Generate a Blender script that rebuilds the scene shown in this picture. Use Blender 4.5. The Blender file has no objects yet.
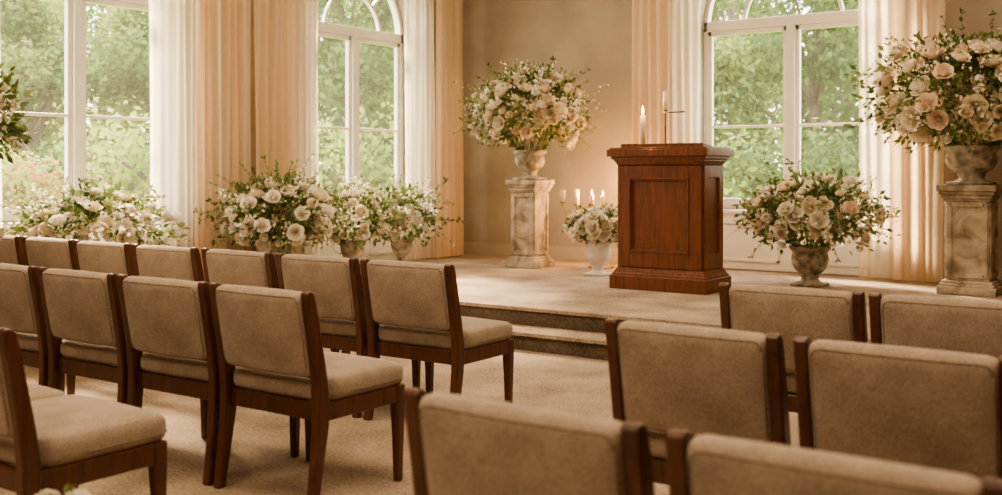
import bpy, bmesh, math, random
import numpy as np
from mathutils import Vector, Matrix, noise
random.seed(7); np.random.seed(7)
scene=bpy.context.scene
COL=scene.collection
H=1.36; F=1050.0; HOR=170.0
WU=-8.2; WV=10.8; PZ=0.28; PV=6.87; RU=4.0; RV=-3.0; CZ=4.7

# ---------------------------------------------------------------- materials
def nodes_mat(name):
    m=bpy.data.materials.new(name); m.use_nodes=True
    nt=m.node_tree; nt.nodes.clear()
    out=nt.nodes.new('ShaderNodeOutputMaterial')
    return m,nt,out
def N(nt,t,**k):
    n=nt.nodes.new(t)
    for a,b in k.items(): setattr(n,a,b)
    return n
def ramp(nt,fac,cols):
    r=N(nt,'ShaderNodeValToRGB')
    el=r.color_ramp.elements
    el[0].position=cols[0][0]; el[0].color=(*cols[0][1],1)
    el[1].position=cols[-1][0]; el[1].color=(*cols[-1][1],1)
    for p,c in cols[1:-1]:
        e=el.new(p); e.color=(*c,1)
    nt.links.new(fac,r.inputs[0]); return r.outputs[0]
def coords(nt,scale=(1,1,1),kind='Object'):
    tc=N(nt,'ShaderNodeTexCoord'); mp=N(nt,'ShaderNodeMapping')
    mp.inputs['Scale'].default_value=scale
    nt.links.new(tc.outputs[kind],mp.inputs[0]); return mp.outputs[0]
def noisy(name,c1,c2,scale=8,rough=.8,detail=4,bump=0.0,bscale=None,stretch=(1,1,1),coat=0,metal=0,spread=(.3,.7),sheen=0,sss=0,transl=0,spec=.5,distort=0):
    m,nt,out=nodes_mat(name)
    b=N(nt,'ShaderNodeBsdfPrincipled')
    v=coords(nt,stretch)
    n=N(nt,'ShaderNodeTexNoise'); n.inputs['Scale'].default_value=scale; n.inputs['Detail'].default_value=detail
    n.inputs['Distortion'].default_value=distort
    nt.links.new(v,n.inputs['Vector'])
    c=ramp(nt,n.outputs['Fac'],[(spread[0],c1),(spread[1],c2)])
    nt.links.new(c,b.inputs['Base Color'])
    b.inputs['Roughness'].default_value=rough; b.inputs['Metallic'].default_value=metal
    b.inputs['Coat Weight'].default_value=coat; b.inputs['Coat Roughness'].default_value=.2
    b.inputs['Sheen Weight'].default_value=sheen
    b.inputs['Specular IOR Level'].default_value=spec
    if bump>0:
        n2=N(nt,'ShaderNodeTexNoise'); n2.inputs['Scale'].default_value=bscale or scale*4; n2.inputs['Detail'].default_value=3
        nt.links.new(v,n2.inputs['Vector'])
        bp=N(nt,'ShaderNodeBump'); bp.inputs['Strength'].default_value=bump; bp.inputs['Distance'].default_value=.01
        nt.links.new(n2.outputs['Fac'],bp.inputs['Height']); nt.links.new(bp.outputs[0],b.inputs['Normal'])
    if transl>0:
        t=N(nt,'ShaderNodeBsdfTranslucent'); nt.links.new(c,t.inputs['Color'])
        mx=N(nt,'ShaderNodeMixShader'); mx.inputs[0].default_value=transl
        nt.links.new(b.outputs[0],mx.inputs[1]); nt.links.new(t.outputs[0],mx.inputs[2])
        nt.links.new(mx.outputs[0],out.inputs[0])
    else: nt.links.new(b.outputs[0],out.inputs[0])
    return m
def wood(name,dark,light,stretch=(14,14,1.2),rough=.38,coat=.3):
    m,nt,out=nodes_mat(name)
    b=N(nt,'ShaderNodeBsdfPrincipled'); v=coords(nt,stretch)
    n=N(nt,'ShaderNodeTexNoise'); n.inputs['Scale'].default_value=2.5; n.inputs['Detail'].default_value=6; n.inputs['Distortion'].default_value=1.2
    nt.links.new(v,n.inputs['Vector'])
    c=ramp(nt,n.outputs['Fac'],[(.3,dark),(.7,light)])
    nt.links.new(c,b.inputs['Base Color'])
    b.inputs['Roughness'].default_value=rough; b.inputs['Coat Weight'].default_value=coat; b.inputs['Coat Roughness'].default_value=.25
    nt.links.new(b.outputs[0],out.inputs[0]); return m
def cloth(name,col,trans,transp,tcol=None):
    m,nt,out=nodes_mat(name)
    v=coords(nt,(1,1,.15))
    n=N(nt,'ShaderNodeTexNoise'); n.inputs['Scale'].default_value=6; nt.links.new(v,n.inputs['Vector'])
    c=ramp(nt,n.outputs['Fac'],[(.3,tuple(x*.92 for x in col)),(.7,col)])
    d=N(nt,'ShaderNodeBsdfDiffuse'); nt.links.new(c,d.inputs[0])
    t=N(nt,'ShaderNodeBsdfTranslucent'); t.inputs[0].default_value=(*(tcol or col),1)
    mx=N(nt,'ShaderNodeMixShader'); mx.inputs[0].default_value=trans
    nt.links.new(d.outputs[0],mx.inputs[1]); nt.links.new(t.outputs[0],mx.inputs[2])
    tr=N(nt,'ShaderNodeBsdfTransparent')
    m2=N(nt,'ShaderNodeMixShader'); m2.inputs[0].default_value=transp
    nt.links.new(mx.outputs[0],m2.inputs[1]); nt.links.new(tr.outputs[0],m2.inputs[2])
    nt.links.new(m2.outputs[0],out.inputs[0]); return m
def emis(name,col,s):
    m,nt,out=nodes_mat(name)
    e=N(nt,'ShaderNodeEmission'); e.inputs[0].default_value=(*col,1); e.inputs[1].default_value=s
    nt.links.new(e.outputs[0],out.inputs[0]); return m

M_wall=noisy('wall_plaster',(.29,.25,.20),(.375,.325,.26),scale=2.2,rough=.9,detail=8,bump=.08,bscale=40)
M_ceil=noisy('ceiling_paint',(.75,.70,.62),(.8,.75,.68),scale=3,rough=.9)
M_trimw=noisy('trim_paint',(.36,.30,.24),(.40,.34,.27),scale=3,rough=.6)
M_white=noisy('white_window_paint',(.74,.71,.66),(.80,.77,.72),scale=5,rough=.45)
M_podium=wood('mahogany_podium',(.090,.027,.010),(.205,.066,.025),rough=.46,coat=.15)
M_chairw=wood('walnut_chair_frame',(.056,.020,.010),(.125,.047,.023))
M_brass=noisy('aged_brass',(.45,.28,.10),(.6,.4,.17),scale=10,rough=.3,metal=1)
M_iron=noisy('dark_bronze',(.09,.06,.03),(.18,.12,.06),scale=10,rough=.45,metal=.8)
M_stone=noisy('weathered_stone',(.19,.15,.105),(.53,.445,.345),scale=5,rough=.85,detail=10,bump=.8,bscale=26,spread=(.34,.60),distort=.8)
M_urn=noisy('aged_urn_stone',(.18,.155,.11),(.50,.44,.35),scale=12,rough=.75,detail=8,bump=.6,bscale=40,spread=(.36,.64))
M_china=noisy('white_urn_glaze',(.6,.55,.47),(.76,.72,.65),scale=5,rough=.35)
M_candle=noisy('candle_wax',(.85,.78,.66),(.9,.84,.73),scale=4,rough=.5,transl=.2)
M_flame=emis('candle_flame',(1,.55,.18),14)
M_sheer=cloth('sheer_curtain',(.93,.85,.73),.62,.28,(1.0,.88,.72))
M_drape=cloth('drape_curtain',(.79,.67,.53),.56,.06,(.98,.76,.53))
M_petalw=noisy('petal_white',(.86,.80,.69),(.93,.88,.79),scale=20,rough=.6,transl=.2)
M_petalb=noisy('petal_blush',(.87,.71,.57),(.92,.80,.68),scale=20,rough=.6,transl=.2)
M_petalc=noisy('petal_cream',(.88,.78,.60),(.93,.86,.71),scale=20,rough=.6,transl=.2)
M_leafd=noisy('leaf_dark',(.055,.095,.025),(.12,.18,.055),scale=9,rough=.55,transl=.3)
M_leafl=noisy('leaf_light',(.16,.21,.065),(.29,.33,.12),scale=9,rough=.55,transl=.35)
M_stem=noisy('stem',(.16,.16,.06),(.25,.22,.10),scale=9,rough=.7)
M_bark=noisy('bark',(.08,.06,.045),(.18,.14,.10),scale=6,rough=.95)
M_grass=noisy('lawn_grass',(.12,.18,.045),(.24,.29,.09),scale=3,rough=.95)

def fabric():
    m,nt,out=nodes_mat('taupe_upholstery')
    b=N(nt,'ShaderNodeBsdfPrincipled'); v=coords(nt)
    n=N(nt,'ShaderNodeTexNoise'); n.inputs['Scale'].default_value=8; n.inputs['Detail'].default_value=7; nt.links.new(v,n.inputs['Vector'])
    n2=N(nt,'ShaderNodeTexNoise'); n2.inputs['Scale'].default_value=240; n2.inputs['Detail'].default_value=3; nt.links.new(v,n2.inputs['Vector'])
    mt=N(nt,'ShaderNodeMath',operation='MULTIPLY_ADD'); mt.inputs[1].default_value=.36
    ad=N(nt,'ShaderNodeMath',operation='MULTIPLY'); ad.inputs[1].default_value=.64
    nt.links.new(n2.outputs['Fac'],ad.inputs[0]); nt.links.new(n.outputs['Fac'],mt.inputs[0]); nt.links.new(ad.outputs[0],mt.inputs[2])
    c=ramp(nt,mt.outputs[0],[(.36,(.22,.172,.132)),(.64,(.47,.385,.308))])
    nt.links.new(c,b.inputs['Base Color']); b.inputs['Roughness'].default_value=.95; b.inputs['Sheen Weight'].default_value=.3
    b.inputs['Specular IOR Level'].default_value=.2
    bp=N(nt,'ShaderNodeBump'); bp.inputs['Strength'].default_value=.45; bp.inputs['Distance'].default_value=.004
    nt.links.new(n2.outputs['Fac'],bp.inputs['Height']); nt.links.new(bp.outputs[0],b.inputs['Normal'])
    nt.links.new(b.outputs[0],out.inputs[0]); return m
M_fabric=fabric()
M_welt=noisy('upholstery_piping',(.23,.18,.14),(.31,.25,.195),scale=60,rough=.95)
def carpet(name='beige_carpet',c1=(.225,.175,.132),c2=(.49,.395,.305)):
    m,nt,out=nodes_mat(name)
    b=N(nt,'ShaderNodeBsdfPrincipled'); v=coords(nt)
    n=N(nt,'ShaderNodeTexNoise'); n.inputs['Scale'].default_value=2.6; n.inputs['Detail'].default_value=8; nt.links.new(v,n.inputs['Vector'])
    n2=N(nt,'ShaderNodeTexNoise'); n2.inputs['Scale'].default_value=60; n2.inputs['Detail'].default_value=5; nt.links.new(v,n2.inputs['Vector'])
    mt=N(nt,'ShaderNodeMath',operation='MULTIPLY_ADD'); mt.inputs[1].default_value=.5
    ad=N(nt,'ShaderNodeMath',operation='MULTIPLY'); ad.inputs[1].default_value=.5
    nt.links.new(n2.outputs['Fac'],ad.inputs[0]); nt.links.new(n.outputs['Fac'],mt.inputs[0]); nt.links.new(ad.outputs[0],mt.inputs[2])
    c=ramp(nt,mt.outputs[0],[(.37,c1),(.63,c2)])
    nt.links.new(c,b.inputs['Base Color']); b.inputs['Roughness'].default_value=1; b.inputs['Specular IOR Level'].default_value=.1
    bp=N(nt,'ShaderNodeBump'); bp.inputs['Strength'].default_value=.55; bp.inputs['Distance'].default_value=.009
    nt.links.new(n2.outputs['Fac'],bp.inputs['Height']); nt.links.new(bp.outputs[0],b.inputs['Normal'])
    nt.links.new(b.outputs[0],out.inputs[0]); return m
M_carpet=carpet()
M_risershade=carpet('riser_carpet_shade',(.085,.065,.048),(.18,.14,.105))  # beige carpet darkened, painting the risers' shade into the colour

# ---------------------------------------------------------------- mesh helpers
class MB:
    def __init__(s): s.v=[];s.f=[];s.m=[];s.n=0
    def add(s,v,f,mi=0):
        v=np.asarray(v,float); s.v.append(v)
        for q in f: s.f.append(tuple(int(i)+s.n for i in q)); s.m.append(mi)
        s.n+=len(v)
    def box(s,c,d,mi=0,rot=None):
        x,y,z=[k/2 for k in d]
        v=np.array([(-x,-y,-z),(x,-y,-z),(x,y,-z),(-x,y,-z),(-x,-y,z),(x,-y,z),(x,y,z),(-x,y,z)])
        if rot is not None: v=v@np.array(rot.to_3x3()).T
        v=v+np.array(c)
        s.add(v,[(0,3,2,1),(4,5,6,7),(0,1,5,4),(1,2,6,5),(2,3,7,6),(3,0,4,7)],mi)
    def lathe(s,prof,seg=28,c=(0,0,0),mi=0):
        v=[];f=[]
        for r,z in prof:
            for k in range(seg):
                a=2*math.pi*k/seg; v.append((c[0]+r*math.cos(a),c[1]+r*math.sin(a),c[2]+z))
        for i in range(len(prof)-1):
            for k in range(seg):
                k2=(k+1)%seg
                f.append((i*seg+k,i*seg+k2,(i+1)*seg+k2,(i+1)*seg+k))
        f.append(tuple(range(seg))[::-1]); f.append(tuple((len(prof)-1)*seg+k for k in range(seg)))
        s.add(v,f,mi)
    def tube(s,pts,rad,seg=8,mi=0):
        v=[];f=[];n=len(pts)
        for i,p in enumerate(pts):
            p=Vector(p); a=Vector(pts[max(i-1,0)]); b=Vector(pts[min(i+1,n-1)]); d=(b-a).normalized()
            u=d.cross(Vector((0,0,1)));
            if u.length<.05: u=d.cross(Vector((1,0,0)))
            u.normalize(); w=d.cross(u)
            r=rad[i] if isinstance(rad,(list,tuple)) else rad
            for k in range(seg):
                t=2*math.pi*k/seg; v.append(tuple(p+r*(math.cos(t)*u+math.sin(t)*w)))
        for i in range(n-1):
            for k in range(seg):
                k2=(k+1)%seg; f.append((i*seg+k,i*seg+k2,(i+1)*seg+k2,(i+1)*seg+k))
        f.append(tuple(range(seg))[::-1]); f.append(tuple((n-1)*seg+k for k in range(seg)))
        s.add(v,f,mi)
    def mesh(s,name,mats,smooth=False):
        me=bpy.data.meshes.new(name)
        me.from_pydata(np.concatenate(s.v).tolist(),[],s.f)
        for m in mats: me.materials.append(m)
        me.polygons.foreach_set('material_index',s.m)
        me.polygons.foreach_set('use_smooth',[smooth]*len(s.f))
        me.update()
        bm=bmesh.new(); bm.from_mesh(me)
        if len(bm.faces)<5000: bmesh.ops.recalc_face_normals(bm,faces=bm.faces)
        bm.to_mesh(me); bm.free()
        return me
def obj(name,me,loc=(0,0,0),rz=0,parent=None,bevel=0,smoothang=False):
    o=bpy.data.objects.new(name,me); COL.objects.link(o)
    o.location=loc; o.rotation_euler=(0,0,rz)
    if parent: o.parent=parent
    if bevel:
        b=o.modifiers.new('bevel','BEVEL'); b.width=bevel; b.segments=2; b.limit_method='ANGLE'; b.angle_limit=math.radians(40)
    return o
def empty(name,loc=(0,0,0),rz=0):
    o=bpy.data.objects.new(name,None); COL.objects.link(o); o.location=loc; o.rotation_euler=(0,0,rz); o.empty_display_size=.1; return o
def boxobj(name,c,d,mat,bevel=0,parent=None):
    b=MB(); b.box((0,0,0),d); return obj(name,b.mesh(name,[mat]),c,0,parent,bevel)

def puffbox(w,d,h,r,puff=(0,0,0),n=12):
    """rounded, slightly crowned cushion"""
    bm=bmesh.new(); bmesh.ops.create_cube(bm,size=2)
    bmesh.ops.subdivide_edges(bm,edges=bm.edges[:],cuts=n,use_grid_fill=True)
    hx,hy,hz=w/2,d/2,h/2
    for v in bm.verts:
        q=v.co.copy()
        q=Vector([math.sin(c*math.pi/2) for c in q])
        p=Vector((q.x*hx,q.y*hy,q.z*hz))
        c=Vector((max(-hx+r,min(hx-r,p.x)),max(-hy+r,min(hy-r,p.y)),max(-hz+r,min(hz-r,p.z))))
        dd=p-c
        if dd.length>1e-6 and (abs(dd.x)>1e-6)+(abs(dd.y)>1e-6)+(abs(dd.z)>1e-6)>1: p=c+dd.normalized()*r
        fx=1-(p.x/hx)**2; fy=1-(p.y/hy)**2; fz=1-(p.z/hz)**2
        p.z+=puff[2]*max(0,fx)*max(0,fy)*(q.z)
        p.y+=puff[1]*max(0,fx)*max(0,fz)*(q.y)
        p.x+=puff[0]*max(0,fy)*max(0,fz)*(q.x)
        v.co=p
    me=bpy.data.meshes.new('cushion'); bm.to_mesh(me); bm.free()
    for p in me.polygons: p.use_smooth=True
    me.materials.append(M_fabric); return me

# ---------------------------------------------------------------- room shell
def wall_with_windows(name,length0,length1,wins,zb,mat):
    cu=bpy.data.curves.new(name,'CURVE'); cu.dimensions='2D'; cu.fill_mode='BOTH'; cu.extrude=.1
    def spl(pts):
        s=cu.splines.new('POLY'); s.points.add(len(pts)-1)
        for i,p in enumerate(pts): s.points[i].co=(p[0],p[1],0,1)
        s.use_cyclic_u=True
    spl([(length0,zb),(length1,zb),(length1,CZ),(length0,CZ)])
    for c,w,sill,spring in wins:
        r=w/2; pts=[(c-r,sill),(c+r,sill)]
        for k in range(33):
            a=math.pi*k/32; pts.append((c+r*math.cos(a),spring+r*math.sin(a)))
        spl(pts)
    t=bpy.data.objects.new('tmp',cu); COL.objects.link(t)
    bpy.context.view_layer.update()
    me=bpy.data.meshes.new_from_object(t.evaluated_get(bpy.context.evaluated_depsgraph_get()))
    bpy.data.objects.remove(t)
    me.materials.clear(); me.materials.append(mat)
    me.transform(Matrix.Rotation(math.pi/2,4,'X'))
    return me
SILL=.93; SPR=2.95
WIN_L=[(5.43,1.78),(8.97,1.72)]; WIN_B=[(-3.88,2.0)]
me=wall_with_windows('wall_back',WU-.2,RU+.2,[(c,w,SILL,SPR) for c,w in WIN_B],-.1,M_wall)
obj('wall_back',me,(0,WV+.1,0))
me=wall_with_windows('wall_left',RV-.2,WV,[(c,w,SILL,SPR) for c,w in WIN_L],-.1,M_wall)
obj('wall_left',me,(WU-.1,0,0),math.pi/2)
boxobj('wall_right',(RU+.1,(WV+RV)/2,CZ/2-.05),(.2,WV-RV,CZ+.1),M_wall)
boxobj('wall_rear',((WU+RU)/2,RV-.1,CZ/2-.05),(RU-WU,.2,CZ+.1),M_wall)
boxobj('floor',((WU+RU)/2,(WV+RV)/2,-.05),(RU-WU,WV-RV,.1),M_carpet)
boxobj('ceiling',((WU+RU)/2,(WV+RV)/2,CZ+.05),(RU-WU+.4,WV-RV+.4,.1),M_ceil)
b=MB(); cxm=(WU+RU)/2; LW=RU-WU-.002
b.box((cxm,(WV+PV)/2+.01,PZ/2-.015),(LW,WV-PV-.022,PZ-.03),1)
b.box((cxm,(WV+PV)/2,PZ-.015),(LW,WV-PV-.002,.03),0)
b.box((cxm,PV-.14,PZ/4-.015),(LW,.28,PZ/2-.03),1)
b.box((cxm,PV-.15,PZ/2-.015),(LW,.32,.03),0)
obj('carpeted_platform',b.mesh('carpeted_platform',[M_carpet,M_risershade]),bevel=.005)
b=MB(); b.box(((WU+RU)/2,WV-.012,PZ+.07),(RU-WU,.024,.14)); b.box(((WU+RU)/2,WV-.008,PZ+.15),(RU-WU,.016,.02))
obj('baseboard_back',b.mesh('bb',[M_trimw]),bevel=.004)
b=MB(); b.box((WU+.012,(WV+PV)/2,PZ+.07),(.024,WV-PV,.14)); b.box((WU+.012,(PV-.32+RV)/2,.07),(.024,PV-.32-RV,.14))
obj('baseboard_left',b.mesh('bb',[M_trimw]),bevel=.004)
boxobj('baseboard_right',(RU-.012,(PV-.32+RV)/2,.07),(.024,PV-.32-RV,.14),M_trimw,.004)

M_glass,nt,out=nodes_mat('window_glass')
g=N(nt,'ShaderNodeBsdfGlossy'); g.inputs['Roughness'].default_value=.02
t=N(nt,'ShaderNodeBsdfTransparent'); mx=N(nt,'ShaderNodeMixShader'); mx.inputs[0].default_value=.02
tl=N(nt,'ShaderNodeBsdfTranslucent'); tl.inputs[0].default_value=(1,.93,.8,1); m3=N(nt,'ShaderNodeMixShader'); m3.inputs[0].default_value=.02  # faint translucent veil put into the glass imitates misty air outside
nt.links.new(t.outputs[0],m3.inputs[1]); nt.links.new(tl.outputs[0],m3.inputs[2])
nt.links.new(m3.outputs[0],mx.inputs[1]); nt.links.new(g.outputs[0],mx.inputs[2]); nt.links.new(mx.outputs[0],out.inputs[0])

def arcbar(b,c,r0,r1,y0,y1,a0=0,a1=math.pi,n=32,mi=0):
    v=[];f=[]
    for k in range(n+1):
        a=a0+(a1-a0)*k/n; ca,sa=math.cos(a),math.sin(a)
        for r,y in ((r0,y0),(r1,y0),(r1,y1),(r0,y1)): v.append((c[0]+r*ca,y,c[1]+r*sa))
    for k in range(n):
        for j in range(4):
            f.append((k*4+j,k*4+(j+1)%4,(k+1)*4+(j+1)%4,(k+1)*4+j))
    f.append((0,1,2,3)); f.append((n*4+3,n*4+2,n*4+1,n*4))
    b.add(v,f,mi)
def window(name,w,loc,rz,zf):
    r=w/2; b=MB()
    y0,y1=.03,.12
    def bar(x0,x1,z0,z1,ya=y0,yb=y1): b.box(((x0+x1)/2,(ya+yb)/2,(z0+z1)/2),(x1-x0,yb-ya,z1-z0))
    bar(-r,-r+.05,SILL,SPR); bar(r-.05,r,SILL,SPR)
    bar(-r,r,SILL,SILL+.06); bar(-r,r,SPR-.05,SPR+.06)
    bar(-.045,.045,SILL,SPR,.015,y1)
    for s in (-1,1):       # sashes
        xa,xb=(.045,r-.05) if s>0 else (-r+.05,-.045)
        bar(xa,xa+.045,SILL+.06,SPR-.05,.045,.10); bar(xb-.045,xb,SILL+.06,SPR-.05,.045,.10)
        bar(xa,xb,SILL+.06,SILL+.12,.045,.10); bar(xa,xb,SPR-.10,SPR-.05,.045,.10)
        bar(xa,xb,1.82,1.85,.055,.09)
    arcbar(b,(0,SPR),r-.05,r,y0,y1)
    arcbar(b,(0,SPR),r*.52,r*.52+.035,.05,.10)
    for a in (45,90,135):
        a=math.radians(a); rot=Matrix.Rotation(-(a-math.pi/2),3,'Y')
        rr=(r*.52+r)/2
        b.box((rr*math.cos(a),.075,SPR+rr*math.sin(a)),(.03,.05,r*.46),0,rot)
    bar(-r-.10,r+.10,SILL-.04,SILL,-.16,.06)
    e=empty(name,loc,rz)
    obj('frame',b.mesh('window_frame',[M_white]),parent=e,bevel=.006)
    c=MB()
    c.box((-r-.04,-.115,(SILL+SPR)/2),(.08,.03,SPR-SILL)); c.box((r+.04,-.115,(SILL+SPR)/2),(.08,.03,SPR-SILL))
    arcbar(c,(0,SPR),r,r+.08,-.13,-.10)
    obj('casing',c.mesh('window_casing',[M_white]),parent=e,bevel=.005)
    z0=zf+.01
    p=MB(); p.box((0,-.115,(z0+SILL-.04)/2),(w+.16,.03,SILL-.04-z0))
    for s in (-1,1):
        cx=s*(w+.16)/4; ww=(w+.16)/2-.16; zz=(z0+SILL-.04)/2; hh=SILL-.04-z0-.2
        for dz in (-hh/2,hh/2): p.box((cx,-.135,zz+dz),(ww+.03,.02,.03))
        for dx in (-ww/2,ww/2): p.box((cx+dx,-.135,zz),(.03,.02,hh+.03))
    obj('sill_panel',p.mesh('sill_panel',[M_white]),parent=e,bevel=.004)
    gl=MB(); v=[(-r+.05,.075,SILL+.05),(r-.05,.075,SILL+.05)]
    for k in range(25):
        a=math.pi*k/24; v.append(((r-.05)*math.cos(a),.075,SPR+(r-.05)*math.sin(a)))
    gl.add(v,[tuple(range(len(v)))]); obj('glass',gl.mesh('glass',[M_glass]),parent=e)
    li=bpy.data.lights.new('portal','AREA'); li.shape='RECTANGLE'; li.size=w; li.size_y=SPR+r-SILL
    li.cycles.is_portal=True
    lo=bpy.data.objects.new('daylight_portal',li); COL.objects.link(lo); lo.parent=e
    lo.location=(0,.16,(SILL+SPR+r)/2); lo.rotation_euler=(-math.pi/2,0,0)
for i,(c,w) in enumerate(WIN_L): window(f'window_{i+1}',w,(WU-.1,c,0),math.pi/2,0 if i==0 else PZ)
window('window_3',WIN_B[0][1],(WIN_B[0][0],WV+.1,0),0,PZ)

# ---------------------------------------------------------------- curtains
def curtain(name,wall,a0,a1,z0,z1,folds,amp,mat,off,seed):
    nx=folds*10; nz=14; v=[];f=[]
    rnd=random.Random(seed); ph=[rnd.uniform(0,6) for _ in range(4)]
    for j in range(nz+1):
        tz=j/nz; z=z0+(z1-z0)*tz
        for i in range(nx+1):
            s=i/nx
            a=a0+(a1-a0)*s+.012*math.sin(3*tz+ph[0]+9*s)
            w=math.sin(2*math.pi*folds*s+.8*math.sin(5*s+ph[1])+.25*math.sin(tz*4+ph[2]))
            w=math.copysign(abs(w)**.8,w)
            o=off+amp*(1.05-.35*tz)*w*(.75+.25*math.sin(7*s+ph[3]))+.01*math.sin(tz*6+s*20)
            v.append((WU+o,a,z) if wall=='L' else (a,WV-o,z))
    for j in range(nz):
        for i in range(nx):
            k=j*(nx+1)+i; f.append((k,k+1,k+nx+2,k+nx+1))
    b=MB(); b.add(v,f); return b.mesh(name,[mat],True)
def drapes(name,wall,parts,rod):
    e=empty(name)
    for i,(kind,a0,a1,z0) in enumerate(parts):
        sh=kind=='s'
        me=curtain(kind,wall,a0,a1,z0,4.33,max(3,int(abs(a1-a0)/(.085 if sh else .10))),.022 if sh else .030,M_sheer if sh else M_drape,.24 if sh else .30,i*7+len(name)+int(a0*10))
        obj('sheer_panel' if sh else 'drape_panel',me,parent=e)
    b=MB(); A,B=rod
    pts=[(WU+.27,A,4.37),(WU+.27,B,4.37)] if wall=='L' else [(A,WV-.27,4.37),(B,WV-.27,4.37)]
    b.tube(pts,.018,10)
    for q in (A+.05,B-.05):
        b.tube([(WU,q,4.37),(WU+.27,q,4.37)] if wall=='L' else [(q,WV,4.37),(q,WV-.27,4.37)],.01,8)
    obj('curtain_rod',b.mesh('curtain_rod',[M_brass],True),parent=e)
drapes('window_curtains','L',[('d',3.45,4.1,.02),('s',4.0,4.52,.02),('s',5.88,6.48,.02),('d',6.35,6.53,.02),('d',6.47,7.02,PZ+.02)],(3.4,7.04))
drapes('window_curtains','L',[('d',7.07,7.62,PZ+.02),('s',7.5,8.02,PZ+.02),('s',9.40,10.0,PZ+.02),('d',9.95,10.45,PZ+.02)],(7.06,10.6))
drapes('window_curtains','B',[('d',-5.55,-5.1,PZ+.02),('s',-5.15,-4.76,PZ+.02),('s',-3.07,-2.65,PZ+.02),('d',-2.72,-2.25,PZ+.02)],(-5.65,-2.15))

# ---------------------------------------------------------------- chairs
def build_chair_meshes(W=.585):
    fr=MB(); t=.042
    prof=[(-.285,0,.018),(-.262,.15,.023),(-.238,.32,.030),(-.235,.43,.033),(-.250,.56,.029),(-.275,.70,.026),(-.300,.83,.024),(-.308,.868,.020),(-.312,.88,.010)]
    for sx in (-1,1):
        x=sx*(W/2-t/2); v=[];f=[]
        for y,z,h in prof:
            v+= [(x-t/2,y-h,z),(x+t/2,y-h,z),(x+t/2,y+h,z),(x-t/2,y+h,z)]
        for i in range(len(prof)-1):
            for j in range(4): f.append((i*4+j,i*4+(j+1)%4,i*4+4+(j+1)%4,i*4+4+j))
        f.append((3,2,1,0)); n=len(prof)*4; f.append((n-4,n-3,n-2,n-1)); fr.add(v,f)
        x=sx*(W/2-.028); v=[];f=[]
        for z,h in ((0,.016),(.2,.020),(.36,.025),(.425,.025)):
            y=.235+.004*(0 if z>.3 else 1)
            v+=[(x-h,y-h,z),(x+h,y-h,z),(x+h,y+h,z),(x-h,y+h,z)]
        for i in range(3):
            for j in range(4): f.append((i*4+j,i*4+(j+1)%4,i*4+4+(j+1)%4,i*4+4+j))
        f.append((3,2,1,0)); f.append((12,13,14,15)); fr.add(v,f)
        fr.box((sx*(W/2-.024),.0,.385),(.030,.46,.075))
    fr.box((0,.238,.385),(W-.08,.028,.075)); fr.box((0,-.225,.385),(W-.07,.028,.075))
    rot=Matrix.Rotation(math.radians(10),3,'X')
    fr.box((0,-.248,.545),(W-.07,.02,.045),0,rot)
    seat=puffbox(W-.012,.50,.10,.038,(0,.012,.028))
    for v in seat.vertices: v.co+=Vector((0,.022,.468))
    for v in seat.vertices:
        if v.co.y<-.19 and abs(v.co.x)>W/2-t-.012: v.co.x=math.copysign(W/2-t-.004,v.co.x)
    back=puffbox(W-2*t+.004,.070,.345,.028,(0,.014,.008))
    R=Matrix.Rotation(math.radians(10.2),4,'X')
    def bend(p):
        x=p.x/(W/2); p=p.copy(); p.y-=.012*(1-x*x)
        return R@p+Vector((0,-.272,.703))
    for v in back.vertices: v.co=bend(v.co)
    we=MB(); hw,hh,rr=(W-2*t+.004)/2-.013,.345/2-.012,.03
    for ys in (-.030,.030):
        pts=[]
        for cx,cz,a0 in ((hw-rr,hh-rr,0),(-hw+rr,hh-rr,90),(-hw+rr,-hh+rr,180),(hw-rr,-hh+rr,270)):
            for k in range(5):
                a=math.radians(a0+22.5*k); pts.append(Vector((cx+rr*math.cos(a),ys,cz+rr*math.sin(a))))
        full=[]
        for i,p in enumerate(pts):
            q=pts[(i+1)%len(pts)]; m=max(1,int((q-p).length/.05))
            for k in range(m):
                c=p.lerp(q,k/m); c.y+=math.copysign(.012,ys)*max(0,1-(c.x/(hw+.013))**2)*max(0,1-(c.z/(hh+.012))**2); full.append(tuple(bend(c)))
        full.append(full[0]); we.tube(full,.0036,6)
    sp=[(-W/2+.014,-.17,.449),(-W/2+.008,0,.449),(-W/2+.010,.24,.449),(-W/2+.035,.278,.449),(0,.286,.449),(W/2-.035,.278,.449),(W/2-.010,.24,.449),(W/2-.008,0,.449),(W/2-.014,-.17,.449)]
    we.tube(sp,.004,6)
    return fr.mesh('chair_frame',[M_chairw]),seat,back,we.mesh('piping',[M_welt],True)
CF,CS,CB,CW=build_chair_meshes()
def chair(u,v,rz=0,sx=1):
    e=empty('upholstered_chair',(u,v,0),rz); e.scale=(sx,1,1)
    obj('frame',CF,parent=e,bevel=.007); obj('seat_cushion',CS,parent=e); obj('back_cushion',CB,parent=e); obj('piping',CW,parent=e)
rr=random.Random(3)
def row(ustart,n,pitch,v,dirn,sx=1.0):
    for i in range(n):
        w=.585*sx
        u=ustart+dirn*(pitch*i+w/2)
        chair(u,v+rr.uniform(-.015,.015),rr.uniform(-.02,.02),sx)
row(-3.27,7,.665,4.56,-1,1.06)
row(-2.98,5,.64,3.27,-1,1.03)
row(-3.03,3,.62,2.07,-1)
row(-1.81,3,.63,4.52,1,1.03)
row(-1.67,3,.63,3.29,1)
row(-1.50,3,.635,2.09,1)

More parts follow.
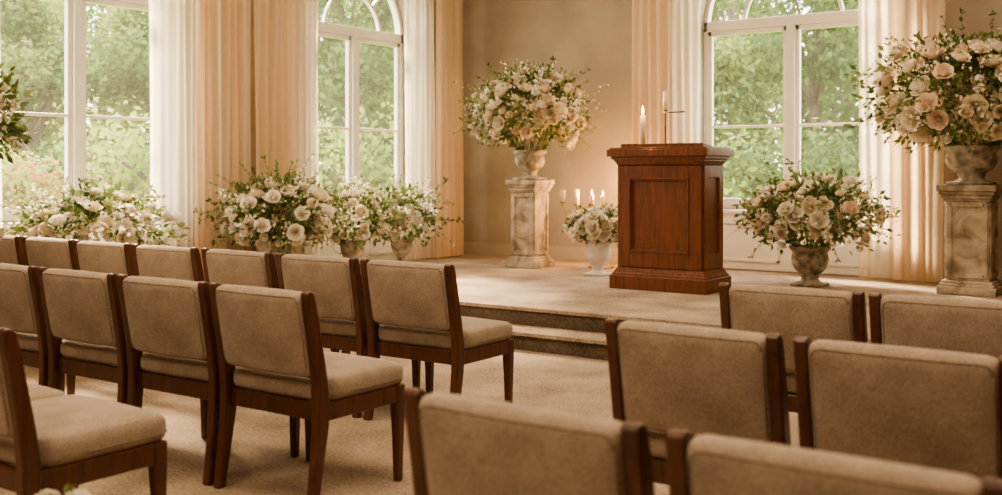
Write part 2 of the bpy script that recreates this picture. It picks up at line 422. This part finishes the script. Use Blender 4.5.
# ---------------------------------------------------------------- podium
SCZ=1.055
def podium(u,v,z):
    e=empty('wooden_podium',(u,v,z)); e.scale=(.97,.97,SCZ); b=MB()
    D=.44
    def slab(w,d,z0,z1): b.box((0,0,(z0+z1)/2),(w,d,z1-z0))
    slab(.98,D+.14,0,.115); slab(.945,D+.105,.115,.135); slab(.91,D+.07,.135,.16)
    slab(.85,D,.16,1.08)
    slab(.885,D+.035,1.075,1.095); slab(.92,D+.07,1.095,1.115); slab(.96,D+.11,1.115,1.14); slab(1.02,D+.17,1.14,1.20)
    slab(.98,D+.13,1.20,1.215)
    def frus(w0,d0,w1,d1,z0,z1):
        v=[]
        for w,d,zz in ((w0,d0,z0),(w1,d1,z1)): v+=[(-w/2,-d/2,zz),(w/2,-d/2,zz),(w/2,d/2,zz),(-w/2,d/2,zz)]
        b.add(v,[(3,2,1,0),(4,5,6,7),(0,1,5,4),(1,2,6,5),(2,3,7,6),(3,0,4,7)])
    frus(.86,D+.01,.97,D+.12,1.06,1.145)
    frus(.96,D+.12,.87,D+.02,.11,.19)
    v=[(-.42,-.19,1.21),(.42,-.19,1.21),(.42,.07,1.21),(-.42,.07,1.21),(-.42,-.19,1.25),(.42,-.19,1.25),(.42,.07,1.22),(-.42,.07,1.22)]
    b.add(v,[(3,2,1,0),(4,5,6,7),(0,1,5,4),(1,2,6,5),(2,3,7,6),(3,0,4,7)])
    y=-D/2-.012
    for sx in (-1,1): b.box((sx*.365,y,.625),(.12,.024,.87))
    b.box((0,y,.255),(.61,.024,.13)); b.box((0,y,1.01),(.61,.024,.10))
    for sx in (-1,1): b.box((sx*.296,y-.004,.64),(.020,.034,.66))
    b.box((0,y-.004,.328),(.612,.034,.02)); b.box((0,y-.004,.952),(.612,.034,.02))
    for sx in (-1,1): b.box((sx*.276,y+.002,.64),(.012,.022,.61))
    b.box((0,y+.002,.345),(.56,.022,.012)); b.box((0,y+.002,.935),(.56,.022,.012))
    for sx in (-1,1):
        x=sx*(.425+.008)
        for sy in (-1,1): b.box((x,sy*.165,.625),(.018,.09,.87))
        b.box((x,0,.255),(.018,.25,.13)); b.box((x,0,1.01),(.018,.25,.10))
    obj('body',b.mesh('podium_body',[M_podium]),parent=e,bevel=.006)
podium(-4.22,8.72,PZ+.001)

# ---------------------------------------------------------------- flame / candles
def flame(b,c,mi,s=1):
    b.lathe([(.001,0),(.006*s,.008*s),(.0085*s,.018*s),(.006*s,.034*s),(.003*s,.046*s),(.0005,.056*s)],10,c,mi)
def plight(loc,e=4,parent=None):
    l=bpy.data.lights.new('flame_light','POINT'); l.energy=e; l.color=(1,.50,.18); l.shadow_soft_size=.03
    o=bpy.data.objects.new('flame_light',l); COL.objects.link(o); o.location=loc
    if parent: o.parent=parent
pt=PZ+1.215*SCZ+.002
e=empty('bronze_candlestick',(-4.35,8.89,pt))
b=MB(); b.lathe([(.055,0),(.055,.008),(.03,.016),(.012,.03),(.007,.05),(.006,.18),(.011,.19),(.006,.2),(.006,.34),(.008,.345)],16)
b.tube([(-.035,0,.332),(.19,0,.332)],.0065,8)
b.lathe([(.008,0),(.022,.006),(.024,.014),(.012,.016)],14,(0,0,.34))
b.lathe([(.004,0),(.012,.004),(.005,.014)],10,(.185,0,.33)); 
obj('stand',b.mesh('stand',[M_iron],True),parent=e)
b=MB(); b.lathe([(.021,0),(.021,.17),(.016,.175)],14,(0,0,.352),0); b.tube([(0,0,.525),(0,0,.545)],.0015,5)
obj('candle',b.mesh('candle',[M_candle],True),parent=e)
e=empty('taper_candle',(-4.60,8.92,pt))
b=MB(); b.lathe([(.045,0),(.045,.01),(.02,.018),(.018,.05),(.024,.055)],14); obj('holder',b.mesh('holder',[M_iron],True),parent=e)
b=MB(); b.lathe([(.024,.05),(.024,.31),(.019,.315)],14,(0,0,0),0); flame(b,(0,0,.32),1,1.6)
obj('candle',b.mesh('candle',[M_candle,M_flame],True),parent=e); plight((0,0,.44),10,e)
SH=-.26
e=empty('brass_candelabra',(-5.74,10.14,PZ+.001)); b=MB(); c=MB()
b.lathe([(.14,0),(.14,.015),(.05,.03),(.02,.06),(.012,.10),(.012,.45),(.02,.46),(.012,.48),(.010,.60)],18)
lay=[(-.24,.70,.13,.030,0),(-.06,.68,.16,.034,0),(.14,.69,.09,.024,1),(.28,.66,.11,.024,1)]
for x,z,h,r,lit in lay:
    x+=SH
    b.tube([(0,0,.50),(x*.5,0,.48),(x*.9,0,.54),(x,0,z)],.006,8)
    b.lathe([(.01,0),(.034,.006),(.036,.016),(.02,.018)],14,(x,0,z))
    c.lathe([(r,0),(r,h),(r*.7,h+.004)],14,(x,0,z+.017),0)
    if lit: flame(c,(x,0,z+h+.022),1,1.2); plight((x,.08,z+h+.10),22,e)
    else: c.tube([(x,0,z+h+.015),(x,0,z+h+.032)],.0015,5,0)
obj('stand',b.mesh('stand',[M_brass],True),parent=e); obj('candles',c.mesh('candles',[M_candle,M_flame],True),parent=e)

# ---------------------------------------------------------------- flowers
def rose_proto(seed):
    r=random.Random(seed); V=[];Fc=[]
    layers=[(3,.22,.52),(4,.40,.52),(5,.60,.46),(5,.80,.34),(6,.98,.18)]
    for k,(n,rad,top) in enumerate(layers):
        off=r.uniform(0,6)
        for p in range(n):
            phi0=off+2*math.pi*p/n+r.uniform(-.1,.1); base=len(V); ns,ntt=4,3
            tt=top+r.uniform(-.06,.06); rk=rad*r.uniform(.94,1.06)
            for j in range(ntt+1):
                t=j/ntt
                for i in range(ns+1):
                    s=-1+2*i/ns
                    ha=math.pi/n*1.25*(.55+.45*math.sin(math.pi*(.12+.55*t)))
                    ph=phi0+s*ha
                    rho=rk*(.30+.70*math.sin(t*math.pi/2)**.8)*(1+.03*k*t*t)*(1-.10*s*s)
                    z=-.5+(tt+.5)*t**.85-.18*s*s*t-(.09*(k/4)*(t>.99))
                    V.append((rho*math.cos(ph),rho*math.sin(ph),z))
            for j in range(ntt):
                for i in range(ns):
                    q=base+j*(ns+1)+i; Fc.append((q,q+1,q+ns+2,q+ns+1))
    return np.array(V),Fc
ROSES=[rose_proto(i) for i in range(4)]
LEAF=(np.array([(0,0,0),(.25,.45,.05),(0,1,-.06),(-.25,.45,.05),(0,.48,-.02)]),[(0,1,2,4),(0,4,2,3)])
def blossom_proto():
    V=[(0,0,.1)];Fc=[]
    for p in range(5):
        a=2*math.pi*p/5; 
        for da,r,z in ((-.5,.7,.15),(0,1,.2),(.5,.7,.15)): V.append((r*math.cos(a+da),r*math.sin(a+da),z))
        k=1+p*3; Fc.append((0,k,k+1,k+2))
    return np.array(V),Fc
BLOS=blossom_proto()
def frame_from(d,rnd):
    d=Vector(d).normalized(); u=d.orthogonal().normalized()
    u=Matrix.Rotation(rnd.uniform(0,6.28),3,d)@u; w=d.cross(u)
    return np.array([[u[i],w[i],d[i]] for i in range(3)])
def leafR(u,rnd):
    u=u.normalized(); w=Vector([rnd.gauss(0,1) for _ in range(3)]); w=(w-w.dot(u)*u).normalized(); x=u.cross(w)
    return np.array([[x[i],u[i],w[i]] for i in range(3)])
def arrangement(rx,rz,nro,rose_r,nsp,seed,sprig_len=1.45,mix=(.6,.25,.15),ls=1.0,leafn=.85,zmin=-.75,availx=9,availy=9):
    rnd=random.Random(seed); b=MB()
    mats=[M_petalw,M_petalb,M_petalc,M_leafd,M_leafl,M_stem]
    def put(pr,R,s,loc,mi): b.add((pr[0]*s)@R.T+np.array(loc),pr[1],mi)
    # lumpy outline so the mass is looser than a dome
    lob=[(Vector([rnd.gauss(0,1),rnd.gauss(0,1),rnd.gauss(0,.7)]).normalized(),rnd.uniform(.10,.26)) for _ in range(9)]
    def lump(d): return .88+sum(a*max(0,d.dot(l))**6 for l,a in lob)
    for i in range(nro):
        z=max(zmin,1-(i+.5)/nro*(1-zmin)); ph=i*2.39996+rnd.uniform(-.35,.35)
        rr_=math.sqrt(max(0,1-z*z)); 
        d=Vector((rr_*math.cos(ph),rr_*math.sin(ph),z)); k=rnd.uniform(.84,1.08)*lump(d)
        loc=(d.x*rx*k,d.y*rx*k,d.z*rz*k)
        nn=Vector((d.x/rx,d.y/rx,(d.z+.3)/rz)); 
        nn=nn.normalized()+Vector([rnd.uniform(-.3,.3) for _ in range(3)])
        q=rnd.random(); mi=0 if q<mix[0] else (1 if q<mix[0]+mix[1] else 2)
        put(rnd.choice(ROSES),frame_from(nn,rnd),rose_r*rnd.choice([.55,.7,.9,1,1,1.15]),loc,mi)
    area=rx*rx+rx*rz*2
    for i in range(int((2500*area+160)*leafn)):
        d=Vector([rnd.gauss(0,1) for _ in range(3)]).normalized()
        if d.z<-.8: d.z*=-1
        k=(rnd.uniform(.45,.97) if rnd.random()<.78 else rnd.uniform(.95,1.16))*lump(d)
        loc=(d.x*rx*k,d.y*rx*k,d.z*rz*k)
        dd=(d+Vector([rnd.uniform(-.8,.8) for _ in range(3)]))
        put(LEAF,leafR(dd,rnd),rnd.uniform(.04,.085)*ls,loc,3 if rnd.random()<.5 else 4)
    for i in range(int(380*area*leafn)):
        d=Vector([rnd.gauss(0,1) for _ in range(3)]).normalized()
        if d.z<-.6: d.z*=-1
        k=rnd.uniform(.95,1.15)*lump(d)
        put(BLOS,frame_from(d+Vector([rnd.uniform(-.6,.6) for _ in range(3)]),rnd),rnd.uniform(.010,.018)*ls,(d.x*rx*k,d.y*rx*k,d.z*rz*k),0)
    for i in range(nsp):
        el=rnd.choice([rnd.uniform(-.35,.4),rnd.uniform(0,1.0),rnd.uniform(.3,1.45)]); ph=rnd.uniform(0,6.28)
        d=Vector((math.cos(el)*math.cos(ph),math.cos(el)*math.sin(ph),math.sin(el)))
        L=rnd.uniform(.95,sprig_len); droop=rnd.uniform(.0,.30)*(1 if el<.7 else .3)
        side=Vector([rnd.uniform(-.18,.18) for _ in range(3)])
        pts=[]
        for j in range(9):
            t=.35+.65*j/8
            p=Vector((d.x*rx*L*t,d.y*rx*L*t,d.z*rz*L*t))+side*rx*t*t; p.z-=droop*rx*t**3*1.3
            pts.append(p)
        b.tube([tuple(p) for p in pts],.0022,3,5)
        kind=rnd.random()
        for j in range(3,9):
            u0=(pts[j]-pts[j-1]).normalized()
            if kind<.60:
                for s in range(3 if j<8 else 4):
                    u=(u0*.6+Vector([rnd.uniform(-1,1) for _ in range(3)])*.8)
                    put(LEAF,leafR(u,rnd),rnd.uniform(.03,.055)*(1 if kind<.4 else 1.2)*ls,pts[j]-u0*rnd.uniform(0,.03),4 if kind<.38 else 3)
            elif j>=4:
                for s in range(3):
                    o=pts[j]+Vector([rnd.uniform(-.03,.03) for _ in range(3)])*ls
                    put(BLOS,frame_from(d+Vector([rnd.uniform(-.7,.7) for _ in range(3)]),rnd),rnd.uniform(.010,.02)*ls,o,0 if kind<.9 else 1)
                    if s==0: put(LEAF,leafR(u0+Vector([rnd.uniform(-1,1) for _ in range(3)])*.7,rnd),.04*ls,pts[j],4)
    # flatter at the side that stands against a wall
    mx=max(-v[:,0].min() for v in b.v); my=max(v[:,1].max() for v in b.v)
    fx=max(.62,min(1,availx/mx)); fy=max(.62,min(1,availy/my))
    for v in b.v:
        v[:,0]=np.where(v[:,0]<0,v[:,0]*fx,v[:,0]); v[:,1]=np.where(v[:,1]>0,v[:,1]*fy,v[:,1])
    return b.mesh('flowers',mats)
URN1=[(.13,0),(.13,.03),(.10,.045),(.055,.07),(.045,.10),(.06,.115),(.05,.13),(.075,.16),(.125,.21),(.15,.27),(.155,.32),(.165,.345),(.19,.37),(.195,.385),(.17,.39),(.14,.37),(.12,.33)]
URN2=[(.13,0),(.13,.025),(.105,.04),(.085,.055),(.08,.075),(.095,.09),(.085,.105),(.11,.13),(.15,.17),(.17,.22),(.175,.27),(.165,.31),(.165,.33),(.19,.355),(.195,.385),(.17,.39),(.14,.37),(.12,.33)]
def scaled(p,sr,sz): return [(r*sr,z*sz) for r,z in p]
def bouquet(name,u,v,z,zc,rx,rz,nro,rr_,nsp,seed,urn_r,urn_h,urn_mat,prof=URN1,**k):
    e=empty(name,(u,v,z))
    b=MB(); b.lathe(scaled(prof,urn_r/.195,urn_h/.39),28); b.box((0,0,.012),(urn_r*1.45,urn_r*1.45,.024))
    obj('urn',b.mesh('urn',[urn_mat],True),parent=e)
    ax=u-WU-.36; ay=WV-.37-v if u>-5.7 else WV-.06-v
    obj('flowers',arrangement(rx,rz,nro,rr_,nsp,seed,availx=ax,availy=ay,**k),(0,0,zc-z),parent=e)
    b=MB(); rnd=random.Random(seed)
    top=zc-z-rz*.35
    for i in range(18):
        a=i*.7; b.tube([(.35*urn_r*math.cos(a),.35*urn_r*math.sin(a),urn_h*.88),(rx*.45*math.cos(a),rx*.45*math.sin(a),top)],.006,5)
    for i in range(int(200*urn_r/.18)):
        a=rnd.uniform(0,6.28); t=rnd.random(); r=urn_r*.5+(rx*.55-urn_r*.5)*t; zz=urn_h*.97+(top-urn_h)*t
        uu=Vector((math.cos(a),math.sin(a),rnd.uniform(-.9,.5)))
        b.add((LEAF[0]*rnd.uniform(.05,.085)*k.get('ls',1))@leafR(uu,rnd).T+np.array((r*math.cos(a),r*math.sin(a),zz)),LEAF[1],1+(i%2))
    obj('stems',b.mesh('stems',[M_stem,M_leafd,M_leafl]),parent=e)
def pedestal(u,v,z,h,w=.42):
    b=MB()
    def s(ww,z0,z1): b.box((0,0,(z0+z1)/2),(ww,ww,z1-z0))
    s(w,0,.07); s(w*.93,.07,.095); s(w*.86,.095,.12); s(w*.74,.12,h-.12)
    s(w*.80,h-.14,h-.12); s(w*.86,h-.12,h-.085); s(w*.93,h-.085,h-.055); s(w,h-.055,h)
    q=w*.37
    for a in range(4):
        R=Matrix.Rotation(a*math.pi/2,3,'Z')
        def bb(c,d): b.box(tuple(R@Vector(c)),d if a%2==0 else (d[1],d[0],d[2]))
        for sx in (-1,1): bb((sx*w*.30,-q-.006,h/2),(.045,.014,h-.30))
        bb((0,-q-.006,.165),(w*.6,.014,.045)); bb((0,-q-.006,h-.17),(w*.6,.014,.045))
    obj('stone_pedestal',b.mesh('stone_pedestal',[M_stone]),(u,v,z),bevel=.006)
pedestal(-6.46,9.80,PZ+.001,.97,.40)
bouquet('pedestal_flower_arrangement',-6.46,9.80,PZ+.972,2.03,.60,.46,115,.078,130,11,.19,.33,M_urn,prof=URN2,mix=(.55,.27,.18))
pedestal(-1.90,9.92,PZ+.001,.95,.48)
bouquet('pedestal_flower_arrangement',-1.90,9.92,PZ+.952,1.98,.76,.54,145,.084,180,12,.24,.34,M_urn,prof=URN2,mix=(.5,.32,.18))
bouquet('floor_flower_arrangement',-3.26,9.70,PZ+.001,.95,.56,.35,105,.070,140,13,.19,.37,M_urn,prof=URN2,mix=(.55,.25,.2))
bouquet('small_flower_urn',-5.37,9.42,PZ+.001,.78,.28,.20,75,.056,24,14,.15,.35,M_china,prof=URN2,sprig_len=1.2,mix=(.9,.04,.06),ls=.8)
bouquet('floor_flower_arrangement',-7.60,7.08,PZ+.001,.93,.58,.36,115,.074,150,15,.18,.40,M_urn,sprig_len=1.65,mix=(.6,.2,.2))
bouquet('floor_flower_arrangement',-7.52,8.05,PZ+.001,.86,.38,.30,60,.066,90,16,.15,.34,M_urn,sprig_len=1.75,mix=(.7,.15,.15))
bouquet('floor_flower_arrangement',-7.5,8.82,PZ+.001,.84,.40,.31,60,.066,90,17,.15,.34,M_urn,sprig_len=1.75,mix=(.7,.15,.15))
bouquet('floor_flower_arrangement',-7.60,5.05,.001,.92,.58,.26,98,.066,120,18,.18,.62,M_urn,sprig_len=1.6,mix=(.7,.15,.15))
pedestal(-6.45,3.40,.001,1.0,.36)
bouquet('pedestal_flower_arrangement',-6.45,3.40,1.002,1.70,.32,.34,14,.05,90,19,.15,.3,M_urn)
bouquet('aisle_flower_vase',-2.42,1.50,.001,.47,.12,.07,34,.030,6,20,.06,.38,M_china,sprig_len=1.05,ls=.35,leafn=.5,mix=(.9,.05,.05))

# ---------------------------------------------------------------- outdoors
boxobj('lawn_ground',(-6,14,-.35),(90,90,.1),M_grass)
M_tl=[noisy('tree_leaf_a',(.05,.10,.02),(.14,.22,.05),scale=.8,rough=.8,transl=.45),
      noisy('tree_leaf_b',(.12,.18,.035),(.29,.35,.09),scale=.8,rough=.8,transl=.45),
      noisy('tree_leaf_c',(.30,.15,.05),(.48,.30,.11),scale=.8,rough=.8,transl=.45)]
def tree_mesh(seed,hh,rad,mats,nleaf=16000,low=.5):
    rnd=random.Random(seed); b=MB()
    b.tube([(0,0,0),(.05,.03,hh*.3),(-.05,.02,hh*.55),(0,0,hh*.85)],[.16,.13,.09,.03],8,0)
    blobs=[]
    for i in range(34):
        z=rnd.uniform(low,hh); k=math.sin(math.pi*min(1,max(.12,(z-low+.6)/(hh-low+1.0))))**.6
        a=rnd.uniform(0,6.28); r=rad*k*rnd.uniform(.3,1)
        c=Vector((r*math.cos(a),r*math.sin(a),z)); blobs.append((c,rnd.uniform(.45,.95)))
        b.tube([(0,0,max(.3,z*.6)),tuple(c*.6+Vector((0,0,z*.25))),tuple(c)],[.05,.03,.012],5,0)
    P=np.array([[*c] for c,_ in blobs]); S=np.array([s for _,s in blobs])
    idx=np.random.RandomState(seed).randint(0,len(blobs),nleaf); rs=np.random.RandomState(seed+1)
    d=rs.normal(size=(nleaf,3)); d/=np.linalg.norm(d,axis=1)[:,None]
    pos=P[idx]+d*(S[idx]*rs.uniform(.55,1.05,nleaf))[:,None]
    a=rs.normal(size=(nleaf,3)); a/=np.linalg.norm(a,axis=1)[:,None]
    c2=np.cross(a,d); c2/=np.linalg.norm(c2,axis=1)[:,None]+1e-9
    s=rs.uniform(.045,.09,nleaf)[:,None]
    V=np.stack([pos-a*s,pos+c2*s*.6,pos+a*s,pos-c2*s*.6],1).reshape(-1,3)
    Fq=np.arange(nleaf*4).reshape(-1,4)
    b.add(V,Fq.tolist(),1)
    ms=b.m; n0=len(ms)-nleaf
    for i in range(nleaf): ms[n0+i]=1+(idx[i]%2)
    return b.mesh('tree',[M_bark]+mats)
TR=[tree_mesh(1,6.5,2.0,[M_tl[0],M_tl[1]]),tree_mesh(2,5.6,2.2,[M_tl[0],M_tl[0]]),tree_mesh(3,6.0,1.9,[M_tl[1],M_tl[0]]),tree_mesh(4,1.9,1.6,[M_tl[0],M_tl[1]],8000,.1),tree_mesh(5,2.0,1.2,[M_tl[2],M_tl[1]],6000,.1)]
rt=random.Random(5)
def place(t,D,k,name='garden_tree',sc=1):
    L=t*D; u=.8195*L-.5732*D; v=.5732*L+.8195*D
    if u>WU-2.6*sc and v<WV+2.6*sc: return
    o=obj(name,TR[k],(u,v,-.3),rt.uniform(0,6)); o.scale=(sc,sc,sc*rt.uniform(.85,1.15))
t=-.75
while t<.62:
    place(t,rt.uniform(20,24),rt.choice([0,1,2])); 
    place(t+.07,rt.uniform(28,32),rt.choice([0,1,2]),sc=1.25)
    place(t+.03,rt.uniform(37,42),rt.choice([0,1,2]),sc=1.7)
    t+=.15
t=-.7
while t<.6:
    place(t,rt.uniform(16,18),4 if rt.random()<.12 else 3,'garden_shrub'); t+=.13
place(-.455,14.5,4,'garden_shrub',.8)

# ---------------------------------------------------------------- light
w=bpy.data.worlds.new('sky'); scene.world=w; w.use_nodes=True; nt=w.node_tree
bg=nt.nodes['Background']
tc=N(nt,'ShaderNodeTexCoord'); sp=N(nt,'ShaderNodeSeparateXYZ'); nt.links.new(tc.outputs['Generated'],sp.inputs[0])
r=N(nt,'ShaderNodeValToRGB'); nt.links.new(sp.outputs['Z'],r.inputs[0])
r.color_ramp.elements[0].position=0; r.color_ramp.elements[0].color=(1,.92,.77,1)
r.color_ramp.elements[1].position=.7; r.color_ramp.elements[1].color=(1,.96,.89,1)
nt.links.new(r.outputs[0],bg.inputs[0]); bg.inputs[1].default_value=6.8
s=bpy.data.lights.new('sun','SUN'); s.energy=24; s.color=(1,.78,.52); s.angle=math.radians(12)
so=bpy.data.objects.new('sun',s); COL.objects.link(so)
so.rotation_euler=Vector((.72,-.42,-.70)).to_track_quat('-Z','Y').to_euler()
for i,(x,y,p,sz) in enumerate([(-5.6,2.8,95,2.2),(-1.2,2.8,95,2.2),(-5.6,8.0,58,1.8),(-1.6,8.0,58,1.8),(-2.5,-1.2,115,2.2)]):  # warm fill lamps added below the ceiling to brighten the room, no fittings
    a=bpy.data.lights.new('overhead_fill','AREA'); a.shape='SQUARE'; a.size=sz; a.energy=p; a.color=(1,.765,.51)
    o=bpy.data.objects.new('overhead_fill',a); COL.objects.link(o); o.location=(x,y,CZ-.06)

# ---------------------------------------------------------------- camera
cam=bpy.data.cameras.new('camera'); co=bpy.data.objects.new('camera',cam); COL.objects.link(co)
co.location=(0,0,H); co.rotation_euler=(math.pi/2,0,math.atan2(.5732,.8195))
cam.sensor_width=36; cam.lens=36*F/1002; cam.shift_y=-(247.5-HOR)/1002
cam.dof.use_dof=True; cam.dof.focus_distance=7.0; cam.dof.aperture_fstop=2.4
scene.camera=co
scene.view_settings.view_transform='AgX'; scene.view_settings.look='AgX - Medium High Contrast'
scene.view_settings.exposure=.52
